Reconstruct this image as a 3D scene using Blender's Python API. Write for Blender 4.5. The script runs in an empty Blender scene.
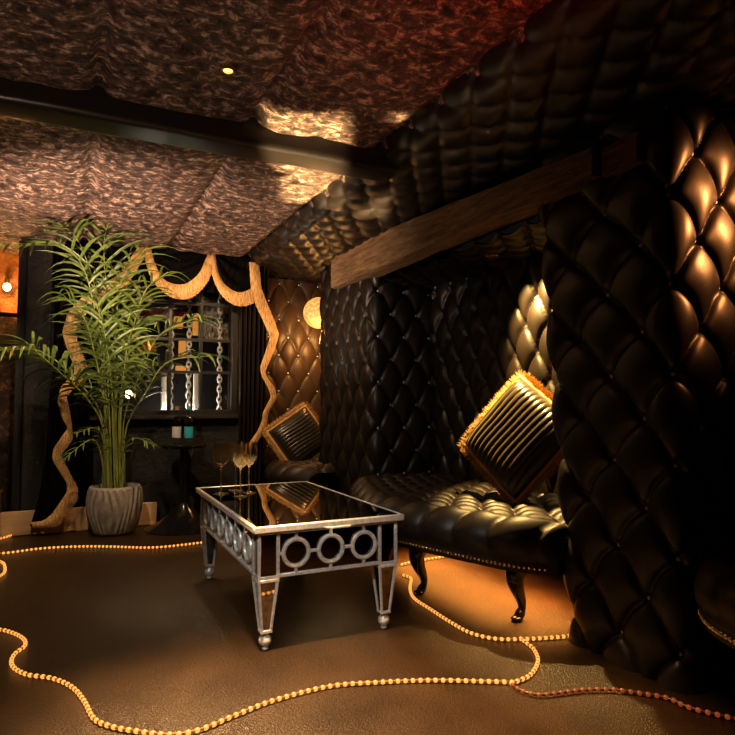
import bpy, math, random
from mathutils import Vector, Matrix, noise
random.seed(7)
PI = math.pi
scn = bpy.context.scene
col = scn.collection

# ------------------------------------------------------------------ camera
F, H = 617.0, 0.95
YAW, PITCH = math.radians(25.7), math.radians(3.06)
CAM = Vector((0, 0, H))
FW = Vector((math.sin(YAW) * math.cos(PITCH), math.cos(YAW) * math.cos(PITCH), math.sin(PITCH)))
RT = Vector((math.cos(YAW), -math.sin(YAW), 0))
UP = RT.cross(FW)
cd = bpy.data.cameras.new('camera'); cam = bpy.data.objects.new('camera', cd); col.objects.link(cam)
cd.sensor_width = 36; cd.lens = F / 735 * 36; cd.clip_start = 0.02
cam.matrix_world = Matrix((RT, UP, -FW)).transposed().to_4x4()
cam.location = CAM
scn.camera = cam

def ray(px, py):
    return FW + RT * ((px - 367.5) / F) + UP * ((367.5 - py) / F)
def onz(px, py, z):
    d = ray(px, py); return CAM + d * ((z - H) / d.z)
def ony(px, py, y):
    d = ray(px, py); return CAM + d * (y / d.y)
def onx(px, py, x):
    d = ray(px, py); return CAM + d * (x / d.x)

# ------------------------------------------------------------------ materials
def mat(name, base=(.5, .5, .5), rough=.5, metal=0., spec=.5, **kw):
    m = bpy.data.materials.new(name); m.use_nodes = True
    b = m.node_tree.nodes['Principled BSDF']
    b.inputs['Base Color'].default_value = (*base, 1)
    b.inputs['Roughness'].default_value = rough
    b.inputs['Metallic'].default_value = metal
    b.inputs['Specular IOR Level'].default_value = spec
    for k, v in kw.items():
        b.inputs[k].default_value = v
    return m
def nd(m, t, **kw):
    n = m.node_tree.nodes.new(t)
    for k, v in kw.items():
        setattr(n, k, v)
    return n
def lk(m, a, b): m.node_tree.links.new(a, b)
def coords(m, scale=(1, 1, 1), rot=(0, 0, 0)):
    t = nd(m, 'ShaderNodeTexCoord'); mp = nd(m, 'ShaderNodeMapping')
    mp.inputs['Scale'].default_value = scale; mp.inputs['Rotation'].default_value = rot
    lk(m, t.outputs['Object'], mp.inputs['Vector']); return mp.outputs['Vector']
def noise_tex(m, vec, scale, detail=4, rough=.6, dist=0.):
    n = nd(m, 'ShaderNodeTexNoise')
    n.inputs['Scale'].default_value = scale; n.inputs['Detail'].default_value = detail
    n.inputs['Roughness'].default_value = rough; n.inputs['Distortion'].default_value = dist
    lk(m, vec, n.inputs['Vector']); return n.outputs['Fac']
def ramp(m, fac, stops):
    r = nd(m, 'ShaderNodeValToRGB'); e = r.color_ramp.elements
    while len(e) < len(stops): e.new(.5)
    for i, (p, c) in enumerate(stops):
        e[i].position = p; e[i].color = (*c, 1)
    lk(m, fac, r.inputs['Fac']); return r.outputs['Color']
def bsdf(m): return m.node_tree.nodes['Principled BSDF']
def bump(m, fac, strength=.5, dist=.01, prev=None):
    b = nd(m, 'ShaderNodeBump'); b.inputs['Strength'].default_value = strength; b.inputs['Distance'].default_value = dist
    lk(m, fac, b.inputs['Height'])
    if prev is not None: lk(m, prev, b.inputs['Normal'])
    lk(m, b.outputs['Normal'], bsdf(m).inputs['Normal']); return b.outputs['Normal']
def setcol(m, c): lk(m, c, bsdf(m).inputs['Base Color'])
def emis(name, c, s, base=(.8, .8, .8)):
    m = mat(name, base); b = bsdf(m)
    b.inputs['Emission Color'].default_value = (*c, 1); b.inputs['Emission Strength'].default_value = s
    return m

M = {}
# crushed velvet: streaky pile, its sheen put into the colour as light and dark patches
def velvet(name, dark, mid, light, scale=18, stretch=(1, 1.6, 1), lo=.42, hi=.72, bst=.9):
    m = mat(name, mid, .55, 0, .5)
    v = coords(m, stretch)
    n = noise_tex(m, v, scale, 9, .74, .45)
    setcol(m, ramp(m, n, [(lo, dark), ((lo + hi) / 2, mid), (hi, light)]))
    n2 = noise_tex(m, v, scale * 1.1, 8, .74, .5)
    bump(m, n2, bst, .03)
    r = nd(m, 'ShaderNodeMapRange'); r.inputs['To Min'].default_value = .45; r.inputs['To Max'].default_value = .75
    lk(m, n, r.inputs['Value']); lk(m, r.outputs['Result'], bsdf(m).inputs['Roughness'])
    return m
M['ceil'] = velvet('crushed_velvet_ceiling', (.008, .004, .002), (.13, .07, .048), (.76, .55, .42), 21, (1, 1.25, 1), .42, .64, 1.0)
M['velvet_black'] = velvet('crushed_velvet_black', (.004, .003, .003), (.012, .009, .007), (.20, .14, .08), 26, (1, 1, 1), .48, .74, .6)
M['velvet_wall'] = velvet('crushed_velvet_wall', (.002, .002, .002), (.006, .005, .004), (.07, .055, .045), 16, (1, 1, 1), .55, .80, .5)

def leather(name, base, rough, gr=.10):
    m = mat(name, base, rough, 0, .38)
    v = coords(m)
    n = noise_tex(m, v, 260, 2, .5)
    w = noise_tex(m, v, 22, 3, .6)
    p = bump(m, n, gr, .002)
    bump(m, w, .05, .01, p)
    return m
M['leather'] = leather('black_leather', (.009, .006, .0042), .39)
M['leather_lit'] = leather('black_leather_lit', (.050, .028, .014), .40)  # same black leather, lightened to put the amber lamplight into its colour
M['leather_seat'] = leather('seat_leather', (.016, .010, .006), .46)
M['leather_beam'] = leather('smooth_black_leather', (.012, .010, .009), .30, .03)

m = mat('floor_lino', (.05, .03, .02), .4, 0, .42); v = coords(m, (1.2, 1, 1), (0, 0, .4))
n = noise_tex(m, v, 3.2, 5, .6)
setcol(m, ramp(m, n, [(.3, (.011, .0048, .0015)), (.7, (.029, .0135, .0038))]))
vo = nd(m, 'ShaderNodeTexVoronoi'); vo.inputs['Scale'].default_value = 150; lk(m, coords(m, (1, 2.2, 1), (0, 0, .45)), vo.inputs['Vector'])
p = bump(m, vo.outputs['Distance'], .55, .0035)
r = nd(m, 'ShaderNodeMapRange'); r.inputs['To Min'].default_value = .26; r.inputs['To Max'].default_value = .50
lk(m, n, r.inputs['Value']); lk(m, r.outputs['Result'], bsdf(m).inputs['Roughness'])
M['floor'] = m

m = mat('old_oak', (.12, .07, .03), .7); v = coords(m, (9, .9, 9))
n = noise_tex(m, v, 5, 8, .7, .6)
setcol(m, ramp(m, n, [(.3, (.05, .025, .011)), (.5, (.22, .125, .05)), (.75, (.42, .28, .13))]))
bump(m, n, .9, .02); M['oak'] = m
m = mat('pale_wood', (.5, .3, .16), .5); v = coords(m, (1, 8, 8))
n = noise_tex(m, v, 4, 5, .6, .3)
setcol(m, ramp(m, n, [(.3, (.50, .28, .14)), (.7, (.70, .45, .25))])); M['wood'] = m

M['glass_black'] = mat('smoked_mirror', (.16, .15, .14), .03, 1.)
M['mirror'] = mat('dark_mirror', (.80, .77, .73), .015, 1.)
m = mat('antique_mirror', (.75, .72, .68), .03, 1.); v = coords(m); n = noise_tex(m, v, 30, 5, .7)
setcol(m, ramp(m, n, [(.35, (.20, .19, .17)), (.6, (.52, .51, .47))])); M['mirror_old'] = m
m = mat('silver_leaf', (.62, .57, .49), .30, .35); v = coords(m); n = noise_tex(m, v, 60, 4, .7)
setcol(m, ramp(m, n, [(.3, (.55, .53, .49)), (.6, (.88, .86, .82))])); bump(m, n, .15, .003); M['silver'] = m
M['brass'] = mat('brass_nail', (.78, .58, .27), .22, 1.)
M['crystal'] = mat('crystal_button', (.90, .86, .80), .15, .1)
M['black_gloss'] = mat('black_gloss', (.006, .006, .006), .12)
M['black_paint'] = mat('black_paint', (.022, .020, .020), .35)
M['black_matt'] = mat('black_matt', (.003, .0025, .0025), .85, 0, .1)
M['chrome'] = mat('chrome', (.85, .85, .86), .15, 1.)
M['white_metal'] = mat('pale_enamel', (.75, .74, .70), .4)
M['copper'] = mat('copper', (.80, .38, .18), .3, .8)
m = mat('drape_black', (.0016, .0013, .0013), .85, 0, .08)
M['drape'] = m
m = mat('drape_brown', (.007, .0035, .003), .7, 0, .2)
M['drape_brown'] = m
m = mat('gold_fringe', (.55, .32, .11), .55, .1); v = coords(m, (1, 1, .12))
n = noise_tex(m, v, 160, 2, .5)
setcol(m, ramp(m, n, [(.34, (.30, .15, .045)), (.60, (.80, .48, .18))])); bump(m, n, .9, .008); M['fringe'] = m
m = mat('fur_gold', (.62, .35, .09), .6); bsdf(m).inputs['Sheen Weight'].default_value = .5
M['fur'] = m
m = mat('ruched_velvet', (.012, .009, .006), .30); bsdf(m).inputs['Sheen Weight'].default_value = .25
bsdf(m).inputs['Sheen Tint'].default_value = (1, .8, .4, 1); M['ruched'] = m
m = mat('pot_stone', (.27, .235, .20), .6); v = coords(m); n = noise_tex(m, v, 30, 4)
setcol(m, ramp(m, n, [(.3, (.20, .17, .145)), (.7, (.33, .29, .25))])); bump(m, n, .2, .005); M['pot'] = m
m = mat('soil', (.02, .013, .008), .9); n = noise_tex(m, coords(m), 70, 4); bump(m, n, 1, .02); M['soil'] = m
m = mat('palm_leaf', (.05, .12, .02), .38); n = noise_tex(m, coords(m), 9, 3)
setcol(m, ramp(m, n, [(.3, (.04, .075, .014)), (.7, (.15, .21, .04))]))
bsdf(m).inputs['Subsurface Weight'].default_value = .0; M['leaf'] = m
m = mat('palm_stalk', (.20, .26, .06), .4); n = noise_tex(m, coords(m, (1, 1, .4)), 12, 3)
setcol(m, ramp(m, n, [(.3, (.14, .20, .04)), (.7, (.28, .31, .09))])); M['stalk'] = m
M['glass'] = mat('clear_glass', (1, .95, .86), .045, 0, .5, **{'Transmission Weight': 1., 'IOR': 1.45})
m = bpy.data.materials.new('window_glass'); m.use_nodes = True; nt = m.node_tree
nt.nodes.remove(nt.nodes['Principled BSDF']); out = nt.nodes['Material Output']
tr = nd(m, 'ShaderNodeBsdfTransparent'); gl = nd(m, 'ShaderNodeBsdfGlossy'); gl.inputs['Roughness'].default_value = .02
mx = nd(m, 'ShaderNodeMixShader'); mx.inputs['Fac'].default_value = .12
lk(m, tr.outputs[0], mx.inputs[1]); lk(m, gl.outputs[0], mx.inputs[2]); lk(m, mx.outputs[0], out.inputs['Surface']); M['pane'] = m
M['wine_glass'] = mat('gold_refraction_glass', (1, .84, .58), .05, 0, .6, **{'Transmission Weight': .95, 'IOR': 1.45})  # amber tint stands for the gold light refracted in the bowls
M['label_white'] = mat('label_white', (.62, .60, .64), .5)
M['label_teal'] = mat('label_teal', (.03, .38, .50), .45)
M['cork'] = mat('stopper', (.30, .20, .12), .6)
M['rope'] = emis('rope_light_glow', (1, .37, .07), 1.5, (.12, .06, .02))
M['rope_dim'] = emis('rope_light_dim', (1, .15, .03), .22, (.06, .02, .01))
M['tube'] = emis('rope_tube', (1, .24, .03), .16, (.12, .05, .02)); M['tube_dim'] = mat('rope_tube_dim', (.06, .02, .01), .4)
m = emis('globe_glow', (1, .42, .09), 1.25, (.3, .2, .1)); vo = nd(m, 'ShaderNodeTexVoronoi'); vo.inputs['Scale'].default_value = 38
lk(m, coords(m), vo.inputs['Vector'])
c = ramp(m, vo.outputs['Distance'], [(.15, (1, .60, .20)), (.55, (.75, .24, .03))]); lk(m, c, bsdf(m).inputs['Emission Color'])
bump(m, vo.outputs['Distance'], .8, .01); M['globe'] = m
m = m.copy(); m.name = 'globe_soft'; bsdf(m).inputs['Emission Strength'].default_value = 1.1; M['globe_soft'] = m
M['bulb'] = emis('bulb_glow', (1, .72, .38), 16.0)
M['lens'] = emis('downlight_lens', (1, .42, .12), 5.0)

# ------------------------------------------------------------------ mesh helpers
ORG = {}
class MB:
    def __init__(s): s.v = []; s.f = []
    def add(s, vs, fs):
        o = len(s.v); s.v += [Vector(p) for p in vs]; s.f += [tuple(i + o for i in f) for f in fs]; return s
    def box(s, a, b, R=None, c=None, bev=0):
        x0, y0, z0 = a; x1, y1, z1 = b
        if bev:
            vs = []
            e = bev
            import itertools
            # chamfered box: 24 vertices
            idx = {}
            for ix, iy, iz in itertools.product((0, 1), repeat=3):
                X = (x0, x1)[ix]; Y = (y0, y1)[iy]; Z = (z0, z1)[iz]
                sx, sy, sz = (1, -1)[ix] * e, (1, -1)[iy] * e, (1, -1)[iz] * e
                idx[ix, iy, iz] = len(vs)
                vs += [(X, Y + sy, Z + sz), (X + sx, Y, Z + sz), (X + sx, Y + sy, Z)]
            fs = []
            def q(axis, val):
                o = [i for i in range(3) if i != axis]; r = []
                for u, w in ((0, 0), (1, 0), (1, 1), (0, 1)):
                    k = [0, 0, 0]; k[axis] = val; k[o[0]] = u; k[o[1]] = w
                    r.append(idx[tuple(k)] + axis)
                return r
            for ax in range(3):
                for vl in (0, 1): fs.append(q(ax, vl))
            for ax in range(3):
                o = [i for i in range(3) if i != ax]
                for u, w in itertools.product((0, 1), repeat=2):
                    k0 = [0, 0, 0]; k0[o[0]] = u; k0[o[1]] = w; k1 = list(k0); k1[ax] = 1
                    a0, a1 = idx[tuple(k0)], idx[tuple(k1)]
                    fs.append([a0 + o[0], a1 + o[0], a1 + o[1], a0 + o[1]])
            for k in idx.values(): fs.append([k, k + 1, k + 2])
        else:
            vs = [(x, y, z) for x in (x0, x1) for y in (y0, y1) for z in (z0, z1)]
            fs = [(0, 1, 3, 2), (4, 6, 7, 5), (0, 4, 5, 1), (2, 3, 7, 6), (0, 2, 6, 4), (1, 5, 7, 3)]
        vs = [Vector(p) for p in vs]
        if R is not None:
            c = Vector(c); vs = [c + R @ (p - c) for p in vs]
        return s.add(vs, fs)
    def tube(s, pts, rad, n=8, cap=True):
        pts = [Vector(p) for p in pts]; k = len(pts)
        if not hasattr(rad, '__len__'): rad = [rad] * k
        vs, fs = [], []; ref = None
        for i, p in enumerate(pts):
            t = (pts[min(i + 1, k - 1)] - pts[max(i - 1, 0)]).normalized()
            if ref is None:
                ref = Vector((0, 0, 1)) if abs(t.z) < .9 else Vector((1, 0, 0))
            a = (ref - t * ref.dot(t)).normalized(); b = t.cross(a); ref = a
            for j in range(n):
                w = 2 * PI * j / n; vs.append(p + (a * math.cos(w) + b * math.sin(w)) * rad[i])
        for i in range(k - 1):
            for j in range(n):
                fs.append((i * n + j, i * n + (j + 1) % n, (i + 1) * n + (j + 1) % n, (i + 1) * n + j))
        if cap:
            fs.append(tuple(reversed(range(n)))); fs.append(tuple((k - 1) * n + j for j in range(n)))
        return s.add(vs, fs)
    def lathe(s, prof, n=24, c=(0, 0, 0), fn=None):
        c = Vector(c); vs, fs = [], []
        for r, z in prof:
            for j in range(n):
                w = 2 * PI * j / n; rr = r if fn is None else fn(r, z, w)
                vs.append(c + Vector((rr * math.cos(w), rr * math.sin(w), z)))
        for i in range(len(prof) - 1):
            for j in range(n):
                fs.append((i * n + j, i * n + (j + 1) % n, (i + 1) * n + (j + 1) % n, (i + 1) * n + j))
        if prof[0][0] > 1e-6: fs.append(tuple(reversed(range(n))))
        if prof[-1][0] > 1e-6: fs.append(tuple((len(prof) - 1) * n + j for j in range(n)))
        return s.add(vs, fs)
    def ball(s, c, r, n=12, k=8, sc=(1, 1, 1), R=None):
        c = Vector(c); vs, fs = [], []
        for i in range(k + 1):
            a = PI * i / k
            for j in range(n):
                w = 2 * PI * j / n
                p = Vector((r * sc[0] * math.sin(a) * math.cos(w), r * sc[1] * math.sin(a) * math.sin(w), r * sc[2] * math.cos(a)))
                vs.append(c + (R @ p if R is not None else p))
        for i in range(k):
            for j in range(n):
                fs.append((i * n + j, (i + 1) * n + j, (i + 1) * n + (j + 1) % n, i * n + (j + 1) % n))
        return s.add(vs, fs)
    def grid(s, rows):
        nr, nc = len(rows), len(rows[0]); vs = [p for r in rows for p in r]
        fs = [(i * nc + j, i * nc + j + 1, (i + 1) * nc + j + 1, (i + 1) * nc + j) for i in range(nr - 1) for j in range(nc - 1)]
        return s.add(vs, fs)
    def torus(s, c, R, r, ax, up, n=32, k=8):
        c = Vector(c); ax = Vector(ax).normalized(); a = Vector(up).normalized(); b = ax.cross(a)
        vs, fs = [], []
        for i in range(n):
            w = 2 * PI * i / n; d = a * math.cos(w) + b * math.sin(w)
            for j in range(k):
                t = 2 * PI * j / k; vs.append(c + d * (R + r * math.cos(t)) + ax * r * math.sin(t))
        for i in range(n):
            for j in range(k):
                fs.append((i * k + j, ((i + 1) % n) * k + j, ((i + 1) % n) * k + (j + 1) % k, i * k + (j + 1) % k))
        return s.add(vs, fs)
    def build(s, name, m, parent=None, origin=None, smooth=40, fix=True):
        o = ORG[parent.name] if parent is not None else (Vector(origin) if origin is not None else sum(s.v, Vector()) / len(s.v))
        me = bpy.data.meshes.new(name)
        me.from_pydata([p - o for p in s.v], [], s.f)
        if fix:
            import bmesh
            b = bmesh.new(); b.from_mesh(me); bmesh.ops.remove_doubles(b, verts=b.verts, dist=1e-6)
            bmesh.ops.recalc_face_normals(b, faces=b.faces); b.to_mesh(me); b.free()
        me.materials.append(M[m] if isinstance(m, str) else m)
        if smooth:
            me.shade_smooth()
            if smooth < 180: me.set_sharp_from_angle(angle=math.radians(smooth))
        ob = bpy.data.objects.new(name, me); col.objects.link(ob)
        if parent is not None: ob.parent = parent
        else: ob.location = o
        ORG[ob.name] = o
        return ob
def tag(o, label, cat, group=None, kind=None):
    o['label'] = label; o['category'] = cat
    if group: o['group'] = group
    if kind: o['kind'] = kind
    return o
def thing(name, loc, label, cat, group=None, kind=None):
    o = bpy.data.objects.new(name, None); col.objects.link(o); o.location = Vector(loc); ORG[o.name] = Vector(loc)
    o.empty_display_size = .05
    return tag(o, label, cat, group, kind)
def struct(o, label, cat): return tag(o, label, cat, None, 'structure')
def inst(name, me, parent, loc, R=None):
    ob = bpy.data.objects.new(name, me); col.objects.link(ob); ob.parent = parent
    ob.location = Vector(loc) - ORG[parent.name]
    if R is not None: ob.rotation_euler = R.to_euler()
    ORG[ob.name] = Vector(loc)
    return ob
def data_of(mb, name, m):
    ob = mb.build(name, m, origin=(0, 0, 0)); me = ob.data; ORG.pop(ob.name, None); bpy.data.objects.remove(ob); return me
def catmull(pts, step):
    pts = [Vector(p) for p in pts]; P = [pts[0] * 2 - pts[1]] + pts + [pts[-1] * 2 - pts[-2]]; o = []
    for i in range(1, len(P) - 2):
        n = max(2, int((P[i + 1] - P[i]).length / (step * .25)))
        for k in range(n):
            t = k / n; a, b, c, d = P[i - 1:i + 3]
            o.append(.5 * ((2 * b) + (c - a) * t + (2 * a - 5 * b + 4 * c - d) * t * t + (3 * b - a - 3 * c + d) * t ** 3))
    o.append(pts[-1]); return resample(o, step)
def resample(pts, step):
    L = [0]
    for a, b in zip(pts, pts[1:]): L.append(L[-1] + (b - a).length)
    n = max(1, round(L[-1] / step)); out = []; j = 0
    for i in range(n + 1):
        d = L[-1] * i / n
        while j < len(L) - 2 and L[j + 1] < d: j += 1
        seg = L[j + 1] - L[j]
        out.append(pts[j].lerp(pts[j + 1], (d - L[j]) / seg if seg > 1e-9 else 0))
    return out
def rounded(pts, r):
    pts = [Vector(p) for p in pts]; o = [pts[0]]
    for a, b, c in zip(pts, pts[1:], pts[2:]):
        u = (a - b).normalized(); w = (c - b).normalized()
        A, C = b + u * r, b + w * r
        for k in range(9):
            t = k / 8; o.append(A * (1 - t) ** 2 + b * 2 * t * (1 - t) + C * t * t)
    o.append(pts[-1]); return o

# ------------------------------------------------------------------ deep-buttoned leather
TW = .06
def tuft_h(u, v, cw, ch, D):
    # the puffs sag: the folds bow downwards between the buttons
    v = v - TW * ch * math.sin(2 * PI * u / cw) ** 2
    p = u / cw + v / ch; q = u / cw - v / ch
    sp, sq = math.sin(PI * p) ** 2, math.sin(PI * q) ** 2
    dp, dq = p - round(p), q - round(q)
    k = (sp / (sp + .022)) * (sq / (sq + .022))
    return D * (.45 * k + .55 * (sp * sq) ** .42) - D * .45 * math.exp(-(dp * dp + dq * dq) / .008)
BUT = data_of(MB().ball((0, 0, 0), .0085, 8, 5, (1, 1, .8)), 'crystal_button', 'crystal')
def tufted(name, prof, axis, lo, hi, cw, ch, D, label, flip=1, step=.0105, lean=0, off=(0, 0), buttons=True, m='leather', brange=None, back=True):
    """prof: 3D polyline in the plane across `axis`; extruded along axis from lo to hi. cw across the profile, ch along the axis."""
    pts = resample([Vector(p) for p in prof], step); n = len(pts); A = Vector(axis)
    nor = []
    for i in range(n):
        t = (pts[min(i + 2, n - 1)] - pts[max(i - 2, 0)]).normalized(); nor.append(A.cross(t) * flip)
    k = max(2, int((hi - lo) / step)); rows = []
    for a in range(k + 1):
        v = lo + (hi - lo) * a / k; row = []
        for i in range(n):
            row.append(pts[i] + A * v + nor[i] * tuft_h(i * step_len(pts) - off[0], v - off[1], cw, ch, D))
        if lean: row = [p + Vector((0, lean * p.z * max(0, min(1, (p.y - 1.55) / .3)), 0)) for p in row]
        rows.append(row)
    mb = MB().grid(rows)
    root = mb.build(name, m, smooth=180, fix=False)
    # face the padding outwards
    me = root.data
    c = me.polygons[len(me.polygons) // 2]
    mid = nor[n // 2]
    if sum(1 for q in me.polygons if q.normal.dot(nor[min(n - 1, (q.index % (n - 1)))]) < 0) > len(me.polygons) / 2: me.flip_normals()
    struct(root, label, 'padded wall' if 'wall' in name else 'padded ceiling')
    if buttons:
        sl = step_len(pts); L = sl * (n - 1)
        for ia in range(-2, int(L / cw * 2) + 3):
            for ib in range(-2, int((hi - lo) / ch * 2) + 60):
                if (ia + ib) % 2: continue
                u = off[0] + ia * cw / 2; v = off[1] + (ib - 30) * ch / 2
                if not (.02 < u < L - .02 and lo + .02 < v < hi - .02): continue
                if brange and not (brange[0] <= u <= brange[1]): continue
                i = int(round(u / sl)); w = pts[i] + A * v + nor[i] * (tuft_h(0, 0, cw, ch, D) + .006)
                if lean: w = w + Vector((0, lean * w.z * max(0, min(1, (w.y - 1.55) / .3)), 0))
                inst('crystal_button', BUT, root, w, nor[i].to_track_quat('Z', 'Y').to_matrix())
    return root
def step_len(pts): return (pts[1] - pts[0]).length
# ib - 30 keeps parity because 30 is even

# ------------------------------------------------------------------ room
CEIL = 2.13
XB = 2.30           # back wall of the bays
YW = 5.10           # far wall
struct(MB().grid([[(-2.4 + 5 * i / 4, -1.5 + 8 * j / 6, 0) for i in range(5)] for j in range(7)]).build('floor', 'floor', fix=False), 'dark brown embossed leather-look floor crossed by rope lights', 'floor')

# ceiling: padded crushed-velvet panels 0.6 x 1.2 m
rows = []
for j in range(0, 361):
    y = -.6 + j * .02; row = []
    for i in range(0, 196):
        x = -2.4 + i * .02
        u = (x - .07) / .6; w = (y - .15) / 1.22
        fu = abs(u - round(u)) * .6; fw = abs(w - round(w)) * 1.22
        e = min(fu, fw); puff = .034 * (1 - math.exp(-e / .05)) + .022 * (1 - math.exp(-(e / .016) ** 2))
        q = noise.noise(Vector((x * 5, y * 13, 3))) * .013 + noise.noise(Vector((x * 12, y * 22, 9))) * .010
        row.append((x, y, CEIL - puff + .030 - q * min(1, e / .06)))
    rows.append(row)
struct(MB().grid(rows).build('ceiling', 'ceil', smooth=180, fix=False), 'low ceiling padded in brown silver crushed velvet panels', 'ceiling')

# dark leather beam across the ceiling
pr = rounded([(0, 2.505, 2.15), (0, 2.52, 2.03), (0, 2.68, 2.025), (0, 2.695, 2.15)], .03)
rows = []
for i in range(0, 40):
    x = -2.4 + i * 3.78 / 39
    rows.append([Vector((x, p.y, p.z + .006 * noise.noise(Vector((x * 3, p.y * 4, 1))))) for p in pr])
struct(MB().grid(rows).build('trim_1', 'leather_beam', smooth=60), 'smooth black leather wrapped beam crossing the velvet ceiling', 'beam')

# padded bulkhead running along the right side of the ceiling
CW, CH = .20, .31
pr = rounded([(1.27, 0, 2.17), (1.33, 0, 2.08), (1.78, 0, 2.0), (2.35, 0, 2.0)], .05)
tufted('ceiling_soffit', pr, (0, 1, 0), -.9, 5.1, .17, .24, .022, 'deep-buttoned black leather bulkhead between velvet ceiling and oak beam', flip=1, off=(.05, .1), step=.014, buttons=False)
# bay ceiling
tufted('ceiling_bay', [(1.86, 0, 1.765), (2.34, 0, 1.765)], (0, 1, 0), 1.90, 3.74, .2, .2, .03, 'buttoned black leather ceiling inside the seating bay', flip=1, buttons=False)

# oak lintel in two lengths
def beam(name, y0, y1, x0, x1, z0, z1, seed, rise):
    rows = []; k = int((y1 - y0) / .03)
    sec = rounded([(x0 + .06, 0, z0), (x0, 0, z0), (x0, 0, z1), (x0 + .06, 0, z1)], .012)
    sec = resample(sec, .012) + [Vector((x1, 0, z1)), Vector((x1, 0, z0))]
    sec.append(sec[0].copy())
    for i in range(k + 1):
        y = y0 + (y1 - y0) * i / k; row = []
        for p in sec:
            q = Vector((p.x * 8, y * 4, p.z * 8 + seed)); d = noise.noise(q) * .012 + noise.noise(q * 3.3) * .006
            row.append(Vector((p.x + d, y, p.z + d * 1.0 + (rise * (i / k) if p.z > (z0 + z1) / 2 else 0))))
        rows.append(row)
    mb = MB().grid(rows); n = len(sec)
    mb.f.append(tuple(range(n - 1))); mb.f.append(tuple((k) * n + j for j in range(n - 1)))
    return mb.build(name, 'oak', smooth=50)
struct(beam('trim_2', 1.67, 4.22, 1.73, 1.86, 1.785, 1.90, 0, .16), 'rough old oak beam, long lit length above the seating bay', 'beam')
struct(beam('trim_3', 1.50, 1.66, 1.772, 1.86, 1.785, 1.90, 5, 0), 'short dark oak beam length above the nearest padded column', 'beam')

# padded partitions
tufted('wall_near', rounded([(2.36, 1.915, 0), (1.82, 1.915, 0), (1.82, 1.41, 0), (2.9, 1.41, 0)], .075), (0, 0, 1), .0, 2.0, .235, .31, .040,
       'large black buttoned leather column at right, its side catching orange light', flip=-1, step=.006, lean=.078, off=(.54 + .46, .42))
tufted('wall_middle', rounded([(2.36, 4.66, 0), (1.82, 4.66, 0), (1.82, 3.71, 0), (2.36, 3.71, 0)], .07), (0, 0, 1), .0, 2.04, CW, CH, .032,
       'dark buttoned leather partition with crystal buttons between the two seating bays', flip=-1, off=(.52 + .93 - .07, .30))
# back wall of the seating bay and of the bay beyond
tufted('wall_right', [(XB, 3.74, 0), (XB, 1.90, 0)], (0, 0, 1), .38, 1.76, .19, .31, .040, 'buttoned leather back wall behind the cushion, lit gold', flip=-1, off=(.07, .14), buttons=False)
tufted('wall_far_bay', [(1.42, YW, 0), (2.35, YW, 0)], (0, 0, 1), .40, 2.0, .18, .31, .020, 'buttoned leather wall with crystal buttons in the far bay, lit amber', flip=-1, off=(.095, .255), m='leather_lit')
mb = MB(); mb.box((XB + .05, 3.6, 0), (XB + .12, 5.2, 2.0)); struct(mb.build('wall_right_far', 'black_matt'), 'dark side wall of the far bay', 'wall')

# far wall, with an opening for the window
WX0, WX1, WZ0, WZ1 = .22, 1.19, .875, 1.93
mb = MB()
mb.box((-.36, YW, 0), (WX0, YW + .08, 2.2)); mb.box((WX1, YW, 0), (2.4, YW + .08, 2.2))
mb.box((WX0, YW, 0), (WX1, YW + .08, WZ0)); mb.box((WX0, YW, WZ1), (WX1, YW + .08, 2.2))
struct(mb.build('wall_far', 'velvet_wall'), 'black crushed velvet far wall behind the palm', 'wall')
mb = MB(); mb.box((WX0 - .02, YW + .70, .7), (WX1 + .3, YW + .74, 2.1)); mb.box((WX0 - .04, YW + .08, .7), (WX0 - .02, YW + .74, 2.1))
mb.box((WX1 + .3, YW + .08, .7), (WX1 + .32, YW + .74, 2.1)); mb.box((WX0 - .02, YW + .08, .7), (WX1 + .3, YW + .7, .74))
struct(mb.build('wall_niche', 'black_matt'), 'black recess behind the window holding the chains', 'wall')
# velvet pilaster and side alcove
pl = onz(12, 512, .1); 
mb = MB(); mb.box((-.31, YW - .04, .0), (-.13, YW + .9, 2.16), bev=.012)
struct(mb.build('wall_left', 'velvet_black'), 'black crushed velvet pilaster with gold flecks beside the curtain', 'wall')
mb = MB(); mb.box((-2.4, 6.3, 0), (-.3, 6.4, 2.2))
struct(mb.build('wall_back', 'velvet_black'), 'dark velvet wall of the alcove behind the orange globe', 'wall')
# pale wooden skirting
mb = MB(); mb.box((-.42, YW - .085, 0), (.62, YW - .05, .17), bev=.006)
struct(mb.build('baseboard_far', 'wood'), 'pale wooden skirting along the foot of the far wall', 'baseboard')
mb = MB(); mb.box((-1.8, YW + .05, 0), (-.45, YW + .45, .10), bev=.006); mb.box((-1.8, YW + .30, .1), (-.45, YW + .9, .26), bev=.006)
struct(mb.build('trim_4', 'oak'), 'wooden steps at the left edge leading to the alcove', 'steps')

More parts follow.
